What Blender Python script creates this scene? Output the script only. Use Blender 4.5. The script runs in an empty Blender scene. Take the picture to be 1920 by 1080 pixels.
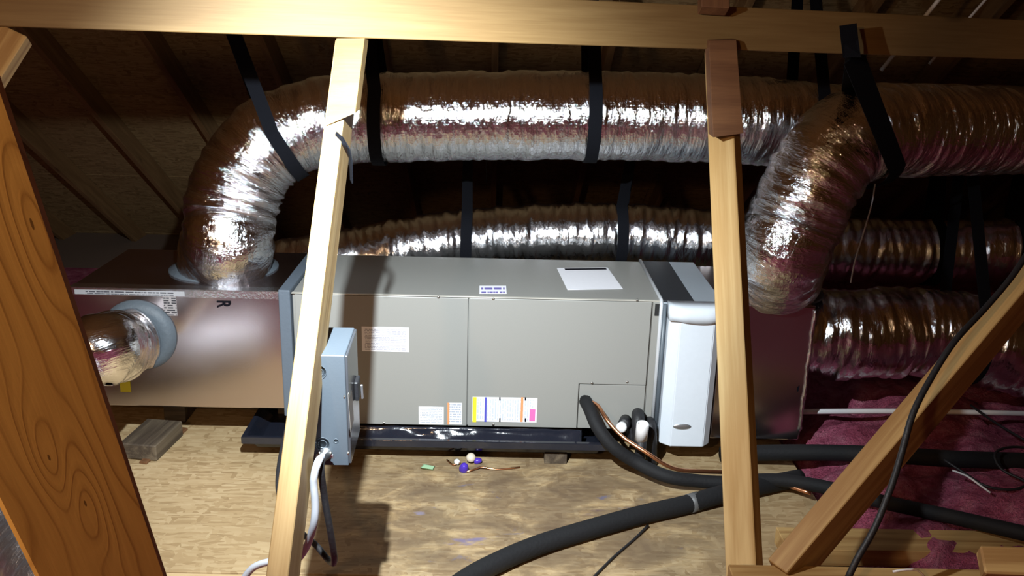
import bpy, bmesh, math, random
import numpy as np
from mathutils import Vector, Matrix, noise as mnoise
random.seed(7); RNG = np.random.RandomState(7)
sc = bpy.context.scene
COL = sc.collection
V = Vector

# ------------------------------------------------------------------ camera
CAM = V((0.772, -3.261, 1.720))
RT = V((0.99960, -0.00951, 0.02674)); UP = V((-0.02272, 0.29677, 0.95468)); FW = V((0.01701, 0.95490, -0.29643))
F = 1700.0
cam = bpy.data.cameras.new('camera'); cam.sensor_width = 36; cam.lens = F * 36 / 1920; cam.clip_start = .02
co = bpy.data.objects.new('camera', cam); COL.objects.link(co)
co.matrix_world = Matrix(((RT.x, UP.x, -FW.x, CAM.x), (RT.y, UP.y, -FW.y, CAM.y), (RT.z, UP.z, -FW.z, CAM.z), (0, 0, 0, 1)))
sc.camera = co
# ------------------------------------------------------------------ world, lamps, exposure
w = bpy.data.worlds.new('world'); sc.world = w; w.use_nodes = True
w.node_tree.nodes['Background'].inputs[0].default_value = (.5, .35, .25, 1)
w.node_tree.nodes['Background'].inputs[1].default_value = .004
sc.view_settings.view_transform = 'Standard'; sc.view_settings.look = 'None'
sc.view_settings.gamma = 1; sc.view_settings.use_curve_mapping = False
sc.view_settings.exposure = 0.2

def lamp(name, kind, loc, energy, color, radius, target=None, size=None, blend=1):
    l = bpy.data.lights.new(name, kind); l.energy = energy; l.color = color; l.shadow_soft_size = radius
    o = bpy.data.objects.new(name, l); COL.objects.link(o); o.location = loc
    if target is not None: o.rotation_euler = (V(target) - V(loc)).to_track_quat('-Z', 'Y').to_euler()
    if size: l.spot_size = math.radians(size); l.spot_blend = blend
    return o
LP = (.455, -1.90, 1.80)
lamp('work_light_beam', 'SPOT', LP, 400, (.84, .94, 1), .012, (.42, -.05, .42), 94, 1)
lamp('work_light_spill', 'SPOT', LP, 62, (.92, .96, 1), .012, (.75, -1.1, .3), 172, 1)
lamp('attic_bulb', 'POINT', (-.15, -3.8, 2.05), 80, (1, .61, .32), .06)

# ------------------------------------------------------------------ helpers
def ray(px, py): return FW + RT * ((px - 960) / F) - UP * ((py - 540) / F)
def D(px, py, d): return CAM + ray(px, py) * d                       # point at depth d along the view axis
KT = 1.2
def DK(px, py, d): return D(px, py, d * KT)                         # same, for the truss plane
def PY(px, py, y): r = ray(px, py); return CAM + r * ((y - CAM.y) / r.y)
def PZ(px, py, z): r = ray(px, py); return CAM + r * ((z - CAM.z) / r.z)
def PX(px, py, x): r = ray(px, py); return CAM + r * ((x - CAM.x) / r.x)

def empty(name, loc, label=None, cat=None, group=None, kind=None):
    o = bpy.data.objects.new(name, None); COL.objects.link(o); o.location = loc; o.empty_display_size = .05
    return tag(o, label, cat, group, kind)
def tag(o, label=None, cat=None, group=None, kind=None):
    if label: o['label'] = label
    if cat: o['category'] = cat
    if group: o['group'] = group
    if kind: o['kind'] = kind
    return o
def absloc(p):
    m = V((0, 0, 0))
    while p is not None: m += p.location; p = p.parent
    return m
def mesh_obj(name, verts, faces, mat, parent=None, smooth=False, uvs=None):
    off = absloc(parent) if parent is not None else V((0, 0, 0))
    me = bpy.data.meshes.new(name)
    me.from_pydata([tuple(V(v) - off) for v in verts], [], faces); me.update()
    if uvs is not None:
        l = me.uv_layers.new(name='UVMap')
        l.data.foreach_set('uv', np.asarray(uvs, dtype=np.float32).ravel())
    if smooth: me.polygons.foreach_set('use_smooth', [True] * len(me.polygons))
    me.materials.append(mat)
    o = bpy.data.objects.new(name, me); COL.objects.link(o)
    if parent is not None: o.parent = parent
    return o
def solid(name, mat, parent, bm, matrix=None, smooth=False):
    """bmesh in local space placed by matrix (world)"""
    me = bpy.data.meshes.new(name); bmesh.ops.recalc_face_normals(bm, faces=bm.faces); bm.to_mesh(me); bm.free()
    if smooth: me.polygons.foreach_set('use_smooth', [True] * len(me.polygons))
    me.materials.append(mat)
    o = bpy.data.objects.new(name, me); COL.objects.link(o)
    M = matrix or Matrix()
    if parent is not None:
        o.parent = parent; M = Matrix.Translation(-absloc(parent)) @ M
    o.matrix_basis = M
    return o
def bm_box(sx, sy, sz, bev=0, seg=1):
    bm = bmesh.new(); bmesh.ops.create_cube(bm, size=1)
    bmesh.ops.scale(bm, vec=(sx, sy, sz), verts=bm.verts)
    if bev: bmesh.ops.bevel(bm, geom=list(bm.edges), offset=bev, segments=seg, affect='EDGES', profile=.5)
    return bm
def box(name, lo, hi, mat, parent=None, bev=.002, seg=1):
    lo, hi = V(lo), V(hi); c = (lo + hi) / 2; s = hi - lo
    return solid(name, mat, parent, bm_box(s.x, s.y, s.z, bev, seg), Matrix.Translation(c))
def frame(x, n):
    x = V(x).normalized(); n = V(n); z = (n - x * n.dot(x)).normalized(); y = z.cross(x)
    return x, y, z
def board(name, p0, p1, width, thick, n, mat, parent=None, bev=.002):
    """lumber: local X along the grain, local Z = face normal n, width along local Y"""
    p0, p1 = V(p0), V(p1); x, y, z = frame(p1 - p0, n); c = (p0 + p1) / 2
    M = Matrix(((x.x, y.x, z.x, c.x), (x.y, y.y, z.y, c.y), (x.z, y.z, z.z, c.z), (0, 0, 0, 1)))
    return solid(name, mat, parent, bm_box((p1 - p0).length, width, thick, bev), M)
def spline(pts, step=.01):
    P = [V(p) for p in pts]; P = [P[0] * 2 - P[1]] + P + [P[-1] * 2 - P[-2]]
    out = []
    for i in range(1, len(P) - 2):
        a, b, c, d = P[i - 1], P[i], P[i + 1], P[i + 2]
        n = max(2, int((c - b).length / step))
        for k in range(n):
            t = k / n
            out.append(.5 * ((2 * b) + (c - a) * t + (2 * a - 5 * b + 4 * c - d) * t * t + (3 * b - a - 3 * c + d) * t ** 3))
    out.append(P[-2]); return out
def sweep(name, path, rad, mat, parent=None, seg=16, caps=True, smooth=True):
    """tube along path; rad: number or function(s, theta array, t) -> radius array"""
    n = len(path); T = [(path[min(i + 1, n - 1)] - path[max(i - 1, 0)]).normalized() for i in range(n)]
    ref = V((0, 0, 1)) if abs(T[0].z) < .9 else V((0, 1, 0))
    N = (ref - T[0] * ref.dot(T[0])).normalized()
    th = np.linspace(0, 2 * math.pi, seg, endpoint=False); s = 0; verts = []; S = []
    for i in range(n):
        if i:
            s += (path[i] - path[i - 1]).length
            N = (N - T[i] * N.dot(T[i])).normalized()
        B = T[i].cross(N); S.append(s)
        r = rad(s, th) if callable(rad) else np.full(seg, rad)
        for k in range(seg):
            verts.append(path[i] + (N * math.cos(th[k]) + B * math.sin(th[k])) * float(r[k]))
    r0 = rad if not callable(rad) else .17
    faces = []; uvs = []
    for i in range(n - 1):
        for k in range(seg):
            k2 = (k + 1) % seg
            faces.append((i * seg + k, i * seg + k2, (i + 1) * seg + k2, (i + 1) * seg + k))
            v0, v1 = k / seg * 2 * math.pi * r0, (k + 1) / seg * 2 * math.pi * r0
            uvs += [(S[i], v0), (S[i], v1), (S[i + 1], v1), (S[i + 1], v0)]
    if caps:
        faces.append(tuple(reversed(range(seg)))); uvs += [(0, 0)] * seg
        faces.append(tuple((n - 1) * seg + k for k in range(seg))); uvs += [(0, 0)] * seg
    return mesh_obj(name, verts, faces, mat, parent, smooth, uvs)
def tube(name, pts, r, mat, parent=None, seg=10, step=.015): return sweep(name, spline(pts, step), r, mat, parent, seg)
def lathe(name, prof, mat, parent, c, axis, seg=32, smooth=True):
    """prof: list of (radius, height along axis)"""
    ax = V(axis).normalized(); ref = V((0, 0, 1)) if abs(ax.z) < .9 else V((1, 0, 0)); a, b, _ = frame(ref - ax * ref.dot(ax), ax)
    vs = []; fs = []
    for r, h in prof:
        for k in range(seg):
            t = 2 * math.pi * k / seg; vs.append(V(c) + ax * h + (a * math.cos(t) + b * math.sin(t)) * r)
    for i in range(len(prof) - 1):
        for k in range(seg):
            k2 = (k + 1) % seg; fs.append((i * seg + k, i * seg + k2, (i + 1) * seg + k2, (i + 1) * seg + k))
    fs.append(tuple(range(seg))[::-1]); fs.append(tuple((len(prof) - 1) * seg + k for k in range(seg)))
    o = mesh_obj(name, vs, fs, mat, parent, smooth)
    bm = bmesh.new(); bm.from_mesh(o.data); bmesh.ops.recalc_face_normals(bm, faces=bm.faces); bm.to_mesh(o.data); bm.free()
    return o
def plate(name, corners, n, mat, parent, th=.0012):
    """thin sheet on a surface; corners in order TL, TR, BR, BL (UV 0-1 over it)"""
    n = V(n).normalized(); c = [V(p) for p in corners]
    vs = [p + n * th for p in c] + [p for p in c]
    fs = [(3, 2, 1, 0), (4, 5, 6, 7), (0, 1, 5, 4), (1, 2, 6, 5), (2, 3, 7, 6), (3, 0, 4, 7)]
    uv = [(0, 0), (1, 0), (1, 1), (0, 1)] + [(0, 0)] * 20
    o = mesh_obj(name, vs, fs, mat, parent, False, uv)
    bm = bmesh.new(); bm.from_mesh(o.data); bmesh.ops.recalc_face_normals(bm, faces=bm.faces); bm.to_mesh(o.data); bm.free()
    return o
def prism(name, pts, n, th, mat, parent, bev=0):
    """flat polygon extruded by th along n"""
    bm = bmesh.new(); n = V(n).normalized(); off = V(pts[0])
    vs = [bm.verts.new(V(p) - off) for p in pts]; f = bm.faces.new(vs)
    r = bmesh.ops.extrude_face_region(bm, geom=[f]); bmesh.ops.translate(bm, vec=n * th, verts=[g for g in r['geom'] if isinstance(g, bmesh.types.BMVert)])
    if bev: bmesh.ops.bevel(bm, geom=list(bm.edges), offset=bev, segments=2, affect='EDGES', profile=.5)
    return solid(name, mat, parent, bm, Matrix.Translation(off))
def ribbon(name, path, wdirs, width, th, mat, parent=None):
    n = len(path); vs = []; fs = []
    for i in range(n):
        t = (path[min(i + 1, n - 1)] - path[max(i - 1, 0)]).normalized(); wd = V(wdirs[i] if isinstance(wdirs, list) else wdirs)
        wd = (wd - t * wd.dot(t)).normalized(); nn = t.cross(wd); W = width[i] if isinstance(width, list) else width
        for a, b in ((-1, -1), (1, -1), (1, 1), (-1, 1)): vs.append(path[i] + wd * (a * W / 2) + nn * (b * th / 2))
    for i in range(n - 1):
        for k in range(4):
            k2 = (k + 1) % 4; fs.append((i * 4 + k, i * 4 + k2, i * 4 + 4 + k2, i * 4 + 4 + k))
    fs.append((0, 1, 2, 3)); m = (n - 1) * 4; fs.append((m + 3, m + 2, m + 1, m))
    return mesh_obj(name, vs, fs, mat, parent)

# ------------------------------------------------------------------ materials
class NT:
    def __init__(s, name):
        s.m = bpy.data.materials.new(name); s.m.use_nodes = True; s.t = s.m.node_tree
        s.b = s.t.nodes['Principled BSDF']
    def n(s, typ, **kw):
        nd = s.t.nodes.new('ShaderNode' + typ)
        for k, v in kw.items():
            if k.startswith('i_'): nd.inputs[k[2:].replace('_', ' ')].default_value = v
            else: setattr(nd, k, v)
        return nd
    def l(s, a, b): s.t.links.new(a, b)
    def ramp(s, src, stops, interp='LINEAR'):
        r = s.n('ValToRGB'); r.color_ramp.interpolation = interp; e = r.color_ramp.elements
        while len(e) < len(stops): e.new(.5)
        for x, (p, c) in zip(e, stops): x.position = p; x.color = (*c, 1) if len(c) == 3 else c
        s.l(src, r.inputs[0]); return r.outputs[0]
    def mix(s, fac, a, b, mode='MIX'):
        m = s.n('Mix', data_type='RGBA', blend_type=mode)
        for sock, v in ((m.inputs[0], fac), (m.inputs[6], a), (m.inputs[7], b)):
            if isinstance(v, (int, float)): sock.default_value = v
            elif isinstance(v, tuple): sock.default_value = (*v, 1)
            else: s.l(v, sock)
        return m.outputs[2]
    def math(s, op, a, b=0.0):
        m = s.n('Math', operation=op)
        for k, v in ((0, a), (1, b)):
            if isinstance(v, (int, float)): m.inputs[k].default_value = v
            else: s.l(v, m.inputs[k])
        return m.outputs[0]
    def coord(s, kind='Object', scale=(1, 1, 1), rot=(0, 0, 0), rand=False):
        tc = s.n('TexCoord'); mp = s.n('Mapping'); mp.inputs['Scale'].default_value = scale; mp.inputs['Rotation'].default_value = rot
        s.l(tc.outputs[kind], mp.inputs[0])
        if rand:
            oi = s.n('ObjectInfo'); cb = s.n('CombineXYZ')
            for k in range(3): s.l(s.math('MULTIPLY', oi.outputs['Random'], (37., 11., 23.)[k]), cb.inputs[k])
            s.l(cb.outputs[0], mp.inputs[1])
        return mp.outputs[0]
    def noise(s, vec, scale=5, detail=4, rough=.55, dist=0):
        nd = s.n('TexNoise'); nd.inputs['Scale'].default_value = scale; nd.inputs['Detail'].default_value = detail
        nd.inputs['Roughness'].default_value = rough; nd.inputs['Distortion'].default_value = dist; s.l(vec, nd.inputs['Vector']); return nd.outputs['Fac']
    def bump(s, h, strength=.3, dist=.01, prev=None):
        b = s.n('Bump'); b.inputs['Strength'].default_value = strength; b.inputs['Distance'].default_value = dist
        s.l(h, b.inputs['Height'])
        if prev is not None: s.l(prev, b.inputs['Normal'])
        return b.outputs[0]
    def out(s, color=None, rough=None, metal=0, normal=None, coat=0, spec=None, ior=None):
        b = s.b
        if color is not None:
            if isinstance(color, tuple): b.inputs['Base Color'].default_value = (*color, 1)
            else: s.l(color, b.inputs['Base Color'])
        if rough is not None:
            if isinstance(rough, (int, float)): b.inputs['Roughness'].default_value = rough
            else: s.l(rough, b.inputs['Roughness'])
        b.inputs['Metallic'].default_value = metal
        if normal is not None: s.l(normal, b.inputs['Normal'])
        if coat: b.inputs['Coat Weight'].default_value = coat; b.inputs['Coat Roughness'].default_value = .08
        if spec is not None: b.inputs['Specular IOR Level'].default_value = spec
        return s.m
def plain(name, color, rough=.5, metal=0, bumpy=0, bscale=60, coat=0, spec=None):
    t = NT(name); v = t.coord('Object'); nz = t.noise(v, bscale, 3)
    c = t.mix(t.math('MULTIPLY', nz, .25), color, tuple(x * .72 for x in color))
    return t.out(c, rough, metal, t.bump(nz, bumpy, .004) if bumpy else None, coat, spec)
def wood(name, light, dark, rings=22, contrast=1.0, knots=True, rough=.62):
    t = NT(name)
    v = t.coord('Object', (1, 1, 1), rand=True)
    st = t.n('Mapping'); st.inputs['Scale'].default_value = (.55, 7, 7); t.l(v, st.inputs[0])
    big = t.noise(st.outputs[0], 1.6, 3, .5, .4)
    wv = t.math('SINE', t.math('MULTIPLY', big, rings))
    fine = t.n('Mapping'); fine.inputs['Scale'].default_value = (3, 90, 90); t.l(v, fine.inputs[0])
    fn = t.noise(fine.outputs[0], 2.2, 4, .6)
    mixv = t.math('ADD', t.math('MULTIPLY', wv, .25 * contrast), t.math('ADD', t.math('MULTIPLY', fn, .55), t.math('MULTIPLY', big, .25)))
    c = t.ramp(mixv, [(.15, dark), (.45, tuple((a + b) / 2 for a, b in zip(light, dark))), (.75, light)])
    if knots:
        kv = t.n('Mapping'); kv.inputs['Scale'].default_value = (1.5, 5, 5); t.l(v, kv.inputs[0])
        vo = t.n('TexVoronoi'); vo.inputs['Scale'].default_value = 1.5; t.l(kv.outputs[0], vo.inputs['Vector'])
        km = t.ramp(vo.outputs['Distance'], [(.03, (1, 1, 1)), (.12, (0, 0, 0))])
        c = t.mix(t.math('MULTIPLY', km, .75), c, tuple(x * .35 for x in dark))
    return t.out(c, rough, 0, t.bump(mixv, .18, .003), spec=.35)
def osb(name, tones, scale=1, stain=False, rough=.75, kind='Object'):
    t = NT(name); base = t.coord(kind, rand=True)
    wob = t.noise(base, 9, 3)
    cols = []; hs = []
    for k, (rz, sx, sy) in enumerate(((.06, 14, 80), (-.22, 17, 70), (1.1, 50, 20), (.35, 18, 90))):
        m = t.n('Mapping'); m.inputs['Rotation'].default_value = (0, 0, rz); m.inputs['Scale'].default_value = (sx * scale, sy * scale, 1); m.inputs['Location'].default_value = (k * 3.3, k * 1.7, 0)
        t.l(base, m.inputs[0])
        ad = t.n('VectorMath', operation='ADD'); t.l(m.outputs[0], ad.inputs[0])
        cb = t.n('CombineXYZ'); t.l(t.math('MULTIPLY', wob, 1.6), cb.inputs[0]); t.l(t.math('MULTIPLY', wob, 2.2), cb.inputs[1]); t.l(cb.outputs[0], ad.inputs[1])
        vo = t.n('TexVoronoi'); vo.inputs['Scale'].default_value = 1; vo.inputs['Randomness'].default_value = 1; t.l(ad.outputs[0], vo.inputs['Vector'])
        sep = t.n('SeparateColor'); t.l(vo.outputs['Color'], sep.inputs[0]); cols.append(sep.outputs[k % 3]); hs.append(sep.outputs[(k + 1) % 3])
    sel = t.noise(base, 26 * scale, 2)
    a = t.mix(t.ramp(hs[1], [(.45, (0,) * 3), (.5, (1,) * 3)]), cols[0], cols[1])
    a = t.mix(t.ramp(hs[2], [(.66, (0,) * 3), (.7, (1,) * 3)]), a, cols[2])
    a = t.mix(t.ramp(hs[3], [(.6, (0,) * 3), (.64, (1,) * 3)]), a, cols[3])
    bw = t.n('RGBToBW'); t.l(a, bw.inputs[0])
    v = t.math('ADD', t.math('MULTIPLY', bw.outputs[0], .8), t.math('MULTIPLY', sel, .22))
    c = t.ramp(v, [(.0, tones[0]), (.10, tones[1]), (.42, tones[2]), (.95, tones[3])])
    big = t.noise(base, 1.4, 3)
    c = t.mix(t.ramp(big, [(.4, (0,) * 3), (.7, (.35,) * 3)]), c, tones[1])
    if stain:
        sp = t.n('TexCoord'); sv = t.n('Mapping'); t.l(sp.outputs['Object'], sv.inputs[0])
        sep = t.n('SeparateXYZ'); t.l(sv.outputs[0], sep.inputs[0])
        # dark water stains spread in front of the unit
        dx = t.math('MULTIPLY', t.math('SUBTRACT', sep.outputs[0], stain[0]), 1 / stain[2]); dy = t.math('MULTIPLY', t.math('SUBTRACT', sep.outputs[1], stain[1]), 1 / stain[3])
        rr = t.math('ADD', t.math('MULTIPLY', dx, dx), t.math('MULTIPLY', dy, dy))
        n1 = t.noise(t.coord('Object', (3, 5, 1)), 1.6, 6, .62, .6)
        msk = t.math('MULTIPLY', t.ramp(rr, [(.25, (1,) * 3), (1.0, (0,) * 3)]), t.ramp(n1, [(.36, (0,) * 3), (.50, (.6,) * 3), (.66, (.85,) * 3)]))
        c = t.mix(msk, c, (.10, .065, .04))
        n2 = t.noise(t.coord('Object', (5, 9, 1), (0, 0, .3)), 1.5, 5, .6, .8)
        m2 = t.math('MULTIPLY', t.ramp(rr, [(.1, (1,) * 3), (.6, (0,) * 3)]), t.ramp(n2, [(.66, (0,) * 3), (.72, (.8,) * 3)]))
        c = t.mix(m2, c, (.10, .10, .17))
        for (ux, uy, uw, uh, colr) in stain[4]:                      # blue-violet ink smudges
            dx = t.math('MULTIPLY', t.math('SUBTRACT', sep.outputs[0], ux), 1 / uw); dy = t.math('MULTIPLY', t.math('SUBTRACT', sep.outputs[1], uy), 1 / uh)
            rr = t.math('ADD', t.math('MULTIPLY', dx, dx), t.math('MULTIPLY', dy, dy))
            n3 = t.noise(t.coord('Object', (12, 26, 1)), 1.5, 5, .6, .5)
            m3 = t.ramp(t.math('ADD', rr, t.math('MULTIPLY', n3, 1.6)), [(.55, (.85,) * 3), (1.15, (0,) * 3)])
            c = t.mix(m3, c, colr)
    return t.out(c, rough, 0, t.bump(v, .35, .002), spec=.3)
def foil(name, tint=(.86, .86, .88), rough=.17, fine=1.0, scrim=True, near=0):
    t = NT(name); uv = t.coord('UV', (1, 1, 1)); st = .4
    if near:
        sx = t.n('SeparateXYZ'); t.l(uv, sx.inputs[0]); mr = t.n('MapRange'); t.l(sx.outputs[0], mr.inputs[0])
        for k_, v_ in zip((1, 2, 3, 4), (.6, 1.25, near, 1.0)): mr.inputs[k_].default_value = v_
        nearf = mr.outputs[0]
    def mp(sx, sy, rz=0):
        m = t.n('Mapping'); m.inputs['Scale'].default_value = (sx, sy, 1); m.inputs['Rotation'].default_value = (0, 0, rz); t.l(uv, m.inputs[0]); return m.outputs[0]
    wr = t.noise(mp(70, 9), 1, 5, .65, 1.2)                       # creases running round the duct
    vo = t.n('TexVoronoi'); vo.feature = 'F1'; vo.inputs['Scale'].default_value = 1; t.l(mp(75, 38, .3), vo.inputs['Vector'])
    cr = t.noise(mp(120, 80), 1, 3, .6, .5)
    if near: wr = t.math('MULTIPLY', wr, nearf); cr = t.math('MULTIPLY', cr, nearf)
    nrm = t.bump(wr, .5, .007 * fine)
    nrm = t.bump(vo.outputs['Distance'], .5, .0030 * fine, nrm)
    nrm = t.bump(cr, .5, .0022 * fine, nrm)
    if scrim:
        wx = t.n('TexWave'); wx.bands_direction = 'X'; wx.inputs['Scale'].default_value = 30; t.l(uv, wx.inputs['Vector'])
        wy = t.n('TexWave'); wy.bands_direction = 'Y'; wy.inputs['Scale'].default_value = 30; t.l(uv, wy.inputs['Vector'])
        g = t.math('MAXIMUM', wx.outputs['Fac'], wy.outputs['Fac'])
        nrm = t.bump(t.math('POWER', g, 6.0), .12, .0015, nrm)
    return t.out(tint, rough, 1, nrm)

M_wood = wood('pine_lumber', (.50, .33, .13), (.30, .165, .055))
M_wood_pale = wood('pale_pine_lumber', (.40, .28, .13), (.28, .175, .068), contrast=.7)
M_wood_left = wood('orange_pine_lumber', (.80, .50, .18), (.48, .25, .07), rings=30, contrast=1.7)
def knotty(name, base, line, knots):
    t = NT(name); tc = t.n('TexCoord'); sp_ = t.n('SeparateXYZ'); t.l(tc.outputs['Object'], sp_.inputs[0]); X, Y_ = sp_.outputs[0], sp_.outputs[1]
    val = t.math('MULTIPLY', Y_, 16.0)
    wob = t.noise(t.coord('Object', (2.2, 9, 9)), 1, 3, .5); val = t.math('ADD', val, t.math('MULTIPLY', wob, 2.4))
    kn = None
    for (kx, ky, lx, ly, amp) in knots:                              # the grain flows round each knot
        dx = t.math('MULTIPLY', t.math('SUBTRACT', X, kx), 1 / lx); dy = t.math('MULTIPLY', t.math('SUBTRACT', Y_, ky), 1 / ly)
        rr = t.math('ADD', t.math('MULTIPLY', dx, dx), t.math('MULTIPLY', dy, dy))
        g = t.math('MULTIPLY', t.math('EXPONENT', t.math('MULTIPLY', rr, -1.0)), amp); val = t.math('ADD', val, g)
        core = t.math('LESS_THAN', rr, .004); kn = core if kn is None else t.math('MAXIMUM', kn, core)
    fr = t.math('FRACT', t.math('MULTIPLY', val, 3.2))
    ln = t.ramp(fr, [(0, (.9,) * 3), (.12, (.35,) * 3), (.45, (0,) * 3), (.88, (.25,) * 3), (1, (.9,) * 3)])
    fine = t.noise(t.coord('Object', (5, 160, 60)), 1.5, 4, .6)
    patch = t.noise(t.coord('Object', (3, 7, 7)), 1.2, 3)
    ln = t.math('MULTIPLY', ln, t.ramp(patch, [(.35, (.35,) * 3), (.65, (1,) * 3)]))
    f2 = t.math('ADD', t.math('MULTIPLY', ln, .75), t.math('MULTIPLY', fine, .35))
    c = t.mix(f2, base, line); c = t.mix(t.math('MULTIPLY', kn, .8), c, tuple(x * .3 for x in line))
    return t.out(c, .6, 0, t.bump(f2, .12, .002), spec=.35)
M_wood_red = wood('reddish_lumber', (.20, .095, .04), (.11, .047, .02), contrast=.6)
M_wood_dark = wood('weathered_lumber', (.15, .115, .075), (.05, .036, .025), contrast=.9)
M_rafter = wood('rafter_lumber', (.29, .17, .072), (.16, .085, .034), contrast=.5)
OT = [(.15, .09, .038), (.28, .185, .088), (.385, .27, .138), (.47, .35, .195)]
def _sm(px, py, w_, h_, c_): p = PZ(px, py, 0); return (p.x - .48, p.y + .19, w_, h_, c_)
SM = [_sm(880, 1016, .15, .055, (.13, .12, .26)), _sm(785, 962, .05, .03, (.2, .19, .3)), _sm(1110, 960, .09, .05, (.075, .04, .06)), _sm(1200, 936, .05, .03, (.14, .15, .2)), _sm(740, 960, .10, .03, (.20, .13, .07)), _sm(860, 905, .30, .06, (.20, .13, .07))]
M_osb_floor = osb('osb_floor_board', OT, 1, stain=(.42, -.22, .95, .66, SM))
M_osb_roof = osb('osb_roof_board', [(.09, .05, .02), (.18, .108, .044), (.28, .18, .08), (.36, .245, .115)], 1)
M_foil = foil('silver_foil_jacket', rough=.11, fine=1.3, near=1.7)
M_foil_c = foil('crumpled_foil_jacket', rough=.10, fine=1.7)
M_foil2 = foil('smooth_foil_jacket', rough=.12, fine=.9)
M_foil3 = foil('thin_film_foil_jacket', (.80, .80, .83), rough=.14, fine=.85, scrim=False)

def foilboard():
    t = NT('foil_faced_duct_board'); v = t.coord('Object'); nz = t.noise(v, 3, 3); fz = t.noise(v, 160, 2)
    return t.out((.60, .53, .53), t.ramp(nz, [(.3, (.19,) * 3), (.7, (.25,) * 3)]), 1, t.bump(fz, .03, .002, t.bump(nz, .06, .02)))
M_board = foilboard()
M_tape = NT('foil_tape'); _v = M_tape.coord('Object'); M_tape = M_tape.out((.85, .85, .87), .22, 1, M_tape.bump(M_tape.noise(_v, 90, 4), .5, .004))
M_mastic = plain('grey_mastic', (.075, .092, .108), .6, 0, .5, 70)
M_taupe = plain('taupe_painted_steel', (.272, .27, .25), .40, 0, .03, 300, spec=.5)
M_taupe_dk = plain('shadow_gap_black', (.01, .01, .01), .7)
M_flange = plain('blue_grey_flange', (.10, .125, .155), .5, 0, .25, 60)
M_galv = plain('galvanised_steel', (.62, .65, .68), .32, .9)
M_white = plain('white_plastic', (.66, .72, .78), .35, 0, 0)
M_pvc = plain('white_pvc', (.80, .80, .80), .35)
M_paper = plain('white_paper', (.80, .80, .84), .7)
M_black = plain('black_rubber', (.012, .012, .014), .55, 0, .3, 120)
M_strap = plain('black_nylon_webbing', (.005, .0055, .008), .9, 0, .4, 300, spec=.1)
M_foam = plain('black_pipe_foam', (.009, .009, .010), .75, 0, .35, 90, spec=.3)
M_pan = plain('black_glossy_plastic_pan', (.012, .014, .022), .10, 0, .35, 22, spec=.8)
M_grey = plain('grey_painted_steel', (.075, .092, .11), .38, 0, .04, 200)
M_greytop = plain('grey_sheet_top', (.30, .34, .38), .45)
M_copper = plain('copper_tube', (.72, .33, .17), .3, 1)
M_cable_grey = plain('grey_cable_jacket', (.45, .48, .53), .45)
M_cover = plain('dark_reflective_cover', (.07, .075, .085), .2, .3)
M_screw = plain('zinc_screw', (.55, .54, .50), .35, 1)
M_ink = plain('black_ink', (.006, .005, .008), .9, spec=.05)
M_yellow = plain('yellow_print', (.85, .70, .03), .6)
M_blue = plain('blue_print', (.08, .08, .45), .6)
M_orange = plain('orange_print', (.75, .30, .12), .6)
M_pink = plain('pink_print', (.72, .15, .42), .6)
M_purple = plain('purple_plastic', (.07, .03, .38), .25)
M_cream = plain('cream_plastic', (.62, .52, .40), .5)
M_green = plain('pale_green_foam', (.35, .55, .33), .7)
def printed(name, rows, cols, ink=(.22, .22, .27), bg=(.80, .80, .84), margin=.06, vert=False):
    t = NT(name); tc = t.n('TexCoord'); sp = t.n('SeparateXYZ'); t.l(tc.outputs['UV'], sp.inputs[0])
    u, v = (sp.outputs[1], sp.outputs[0]) if vert else (sp.outputs[0], sp.outputs[1])
    row = t.math('FRACT', t.math('MULTIPLY', v, float(rows))); line = t.math('LESS_THAN', row, .52)
    cb = t.n('CombineXYZ'); t.l(t.math('MULTIPLY', u, float(cols)), cb.inputs[0]); t.l(t.math('FLOOR', t.math('MULTIPLY', v, float(rows))), cb.inputs[1])
    wn = t.noise(cb.outputs[0], 1.0, 2); words = t.math('GREATER_THAN', wn, .45)
    mk = t.math('MULTIPLY', line, words)
    for s_ in (u, v):
        mk = t.math('MULTIPLY', mk, t.math('GREATER_THAN', s_, margin)); mk = t.math('MULTIPLY', mk, t.math('LESS_THAN', s_, 1 - margin))
    return t.out(t.mix(mk, bg, ink), .65)
M_print_a = printed('rating_label_print', 16, 26, (.35, .35, .40))
M_print_b = printed('small_label_print', 11, 16, (.40, .43, .48))
M_print_c = printed('warning_label_print', 9, 9, (.38, .40, .46))
M_print_d = printed('column_label_print', 26, 9, (.50, .54, .62), vert=True)
M_print_e = printed('top_label_print', 2, 9, (.16, .14, .40))
M_print_tape = printed('tape_print', 2, 60, (.04, .04, .05), (.30, .30, .31), .1)
M_print_stamp = printed('stamp_print', 9, 3, (.015, .015, .02), (.26, .24, .24), .02)
def insul():
    t = NT('pink_fibreglass'); v = t.coord('Object'); a = t.noise(v, 14, 6, .7, .3); b = t.noise(v, 70, 4, .7)
    c = t.ramp(a, [(.3, (.27, .045, .085)), (.5, (.48, .115, .19)), (.72, (.64, .25, .32))])
    return t.out(c, .95, 0, t.bump(b, 1, .02, t.bump(a, 1, .06)), spec=.1)
M_insul = insul()

# ------------------------------------------------------------------ structure: floor
floor = empty('floor', (0, 0, 0), kind='structure')
XL, XR = -1.02, 1.98
YF = -.80                                     # seam in front of the main sheet
o = box('osb_sheet', (XL, YF, -.018), (XR, .42, 0), M_osb_floor, floor, .0015)
box('osb_sheet', (XL, .424, -.018), (XR, 1.05, 0), M_osb_floor, floor, .0015)
board('plank', (XL, YF - .1365, -.012), (1.25, YF - .1365, -.012), .265, .02, (0, 0, 1), wood('plank_lumber', (.55, .40, .22), (.38, .25, .11), contrast=.6), floor)
box('drywall_ceiling_below', (-4.2, -11, -.30), (6.4, 4.9, -.27), plain('drywall', (.16, .11, .08), .9), floor, 0)

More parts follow.
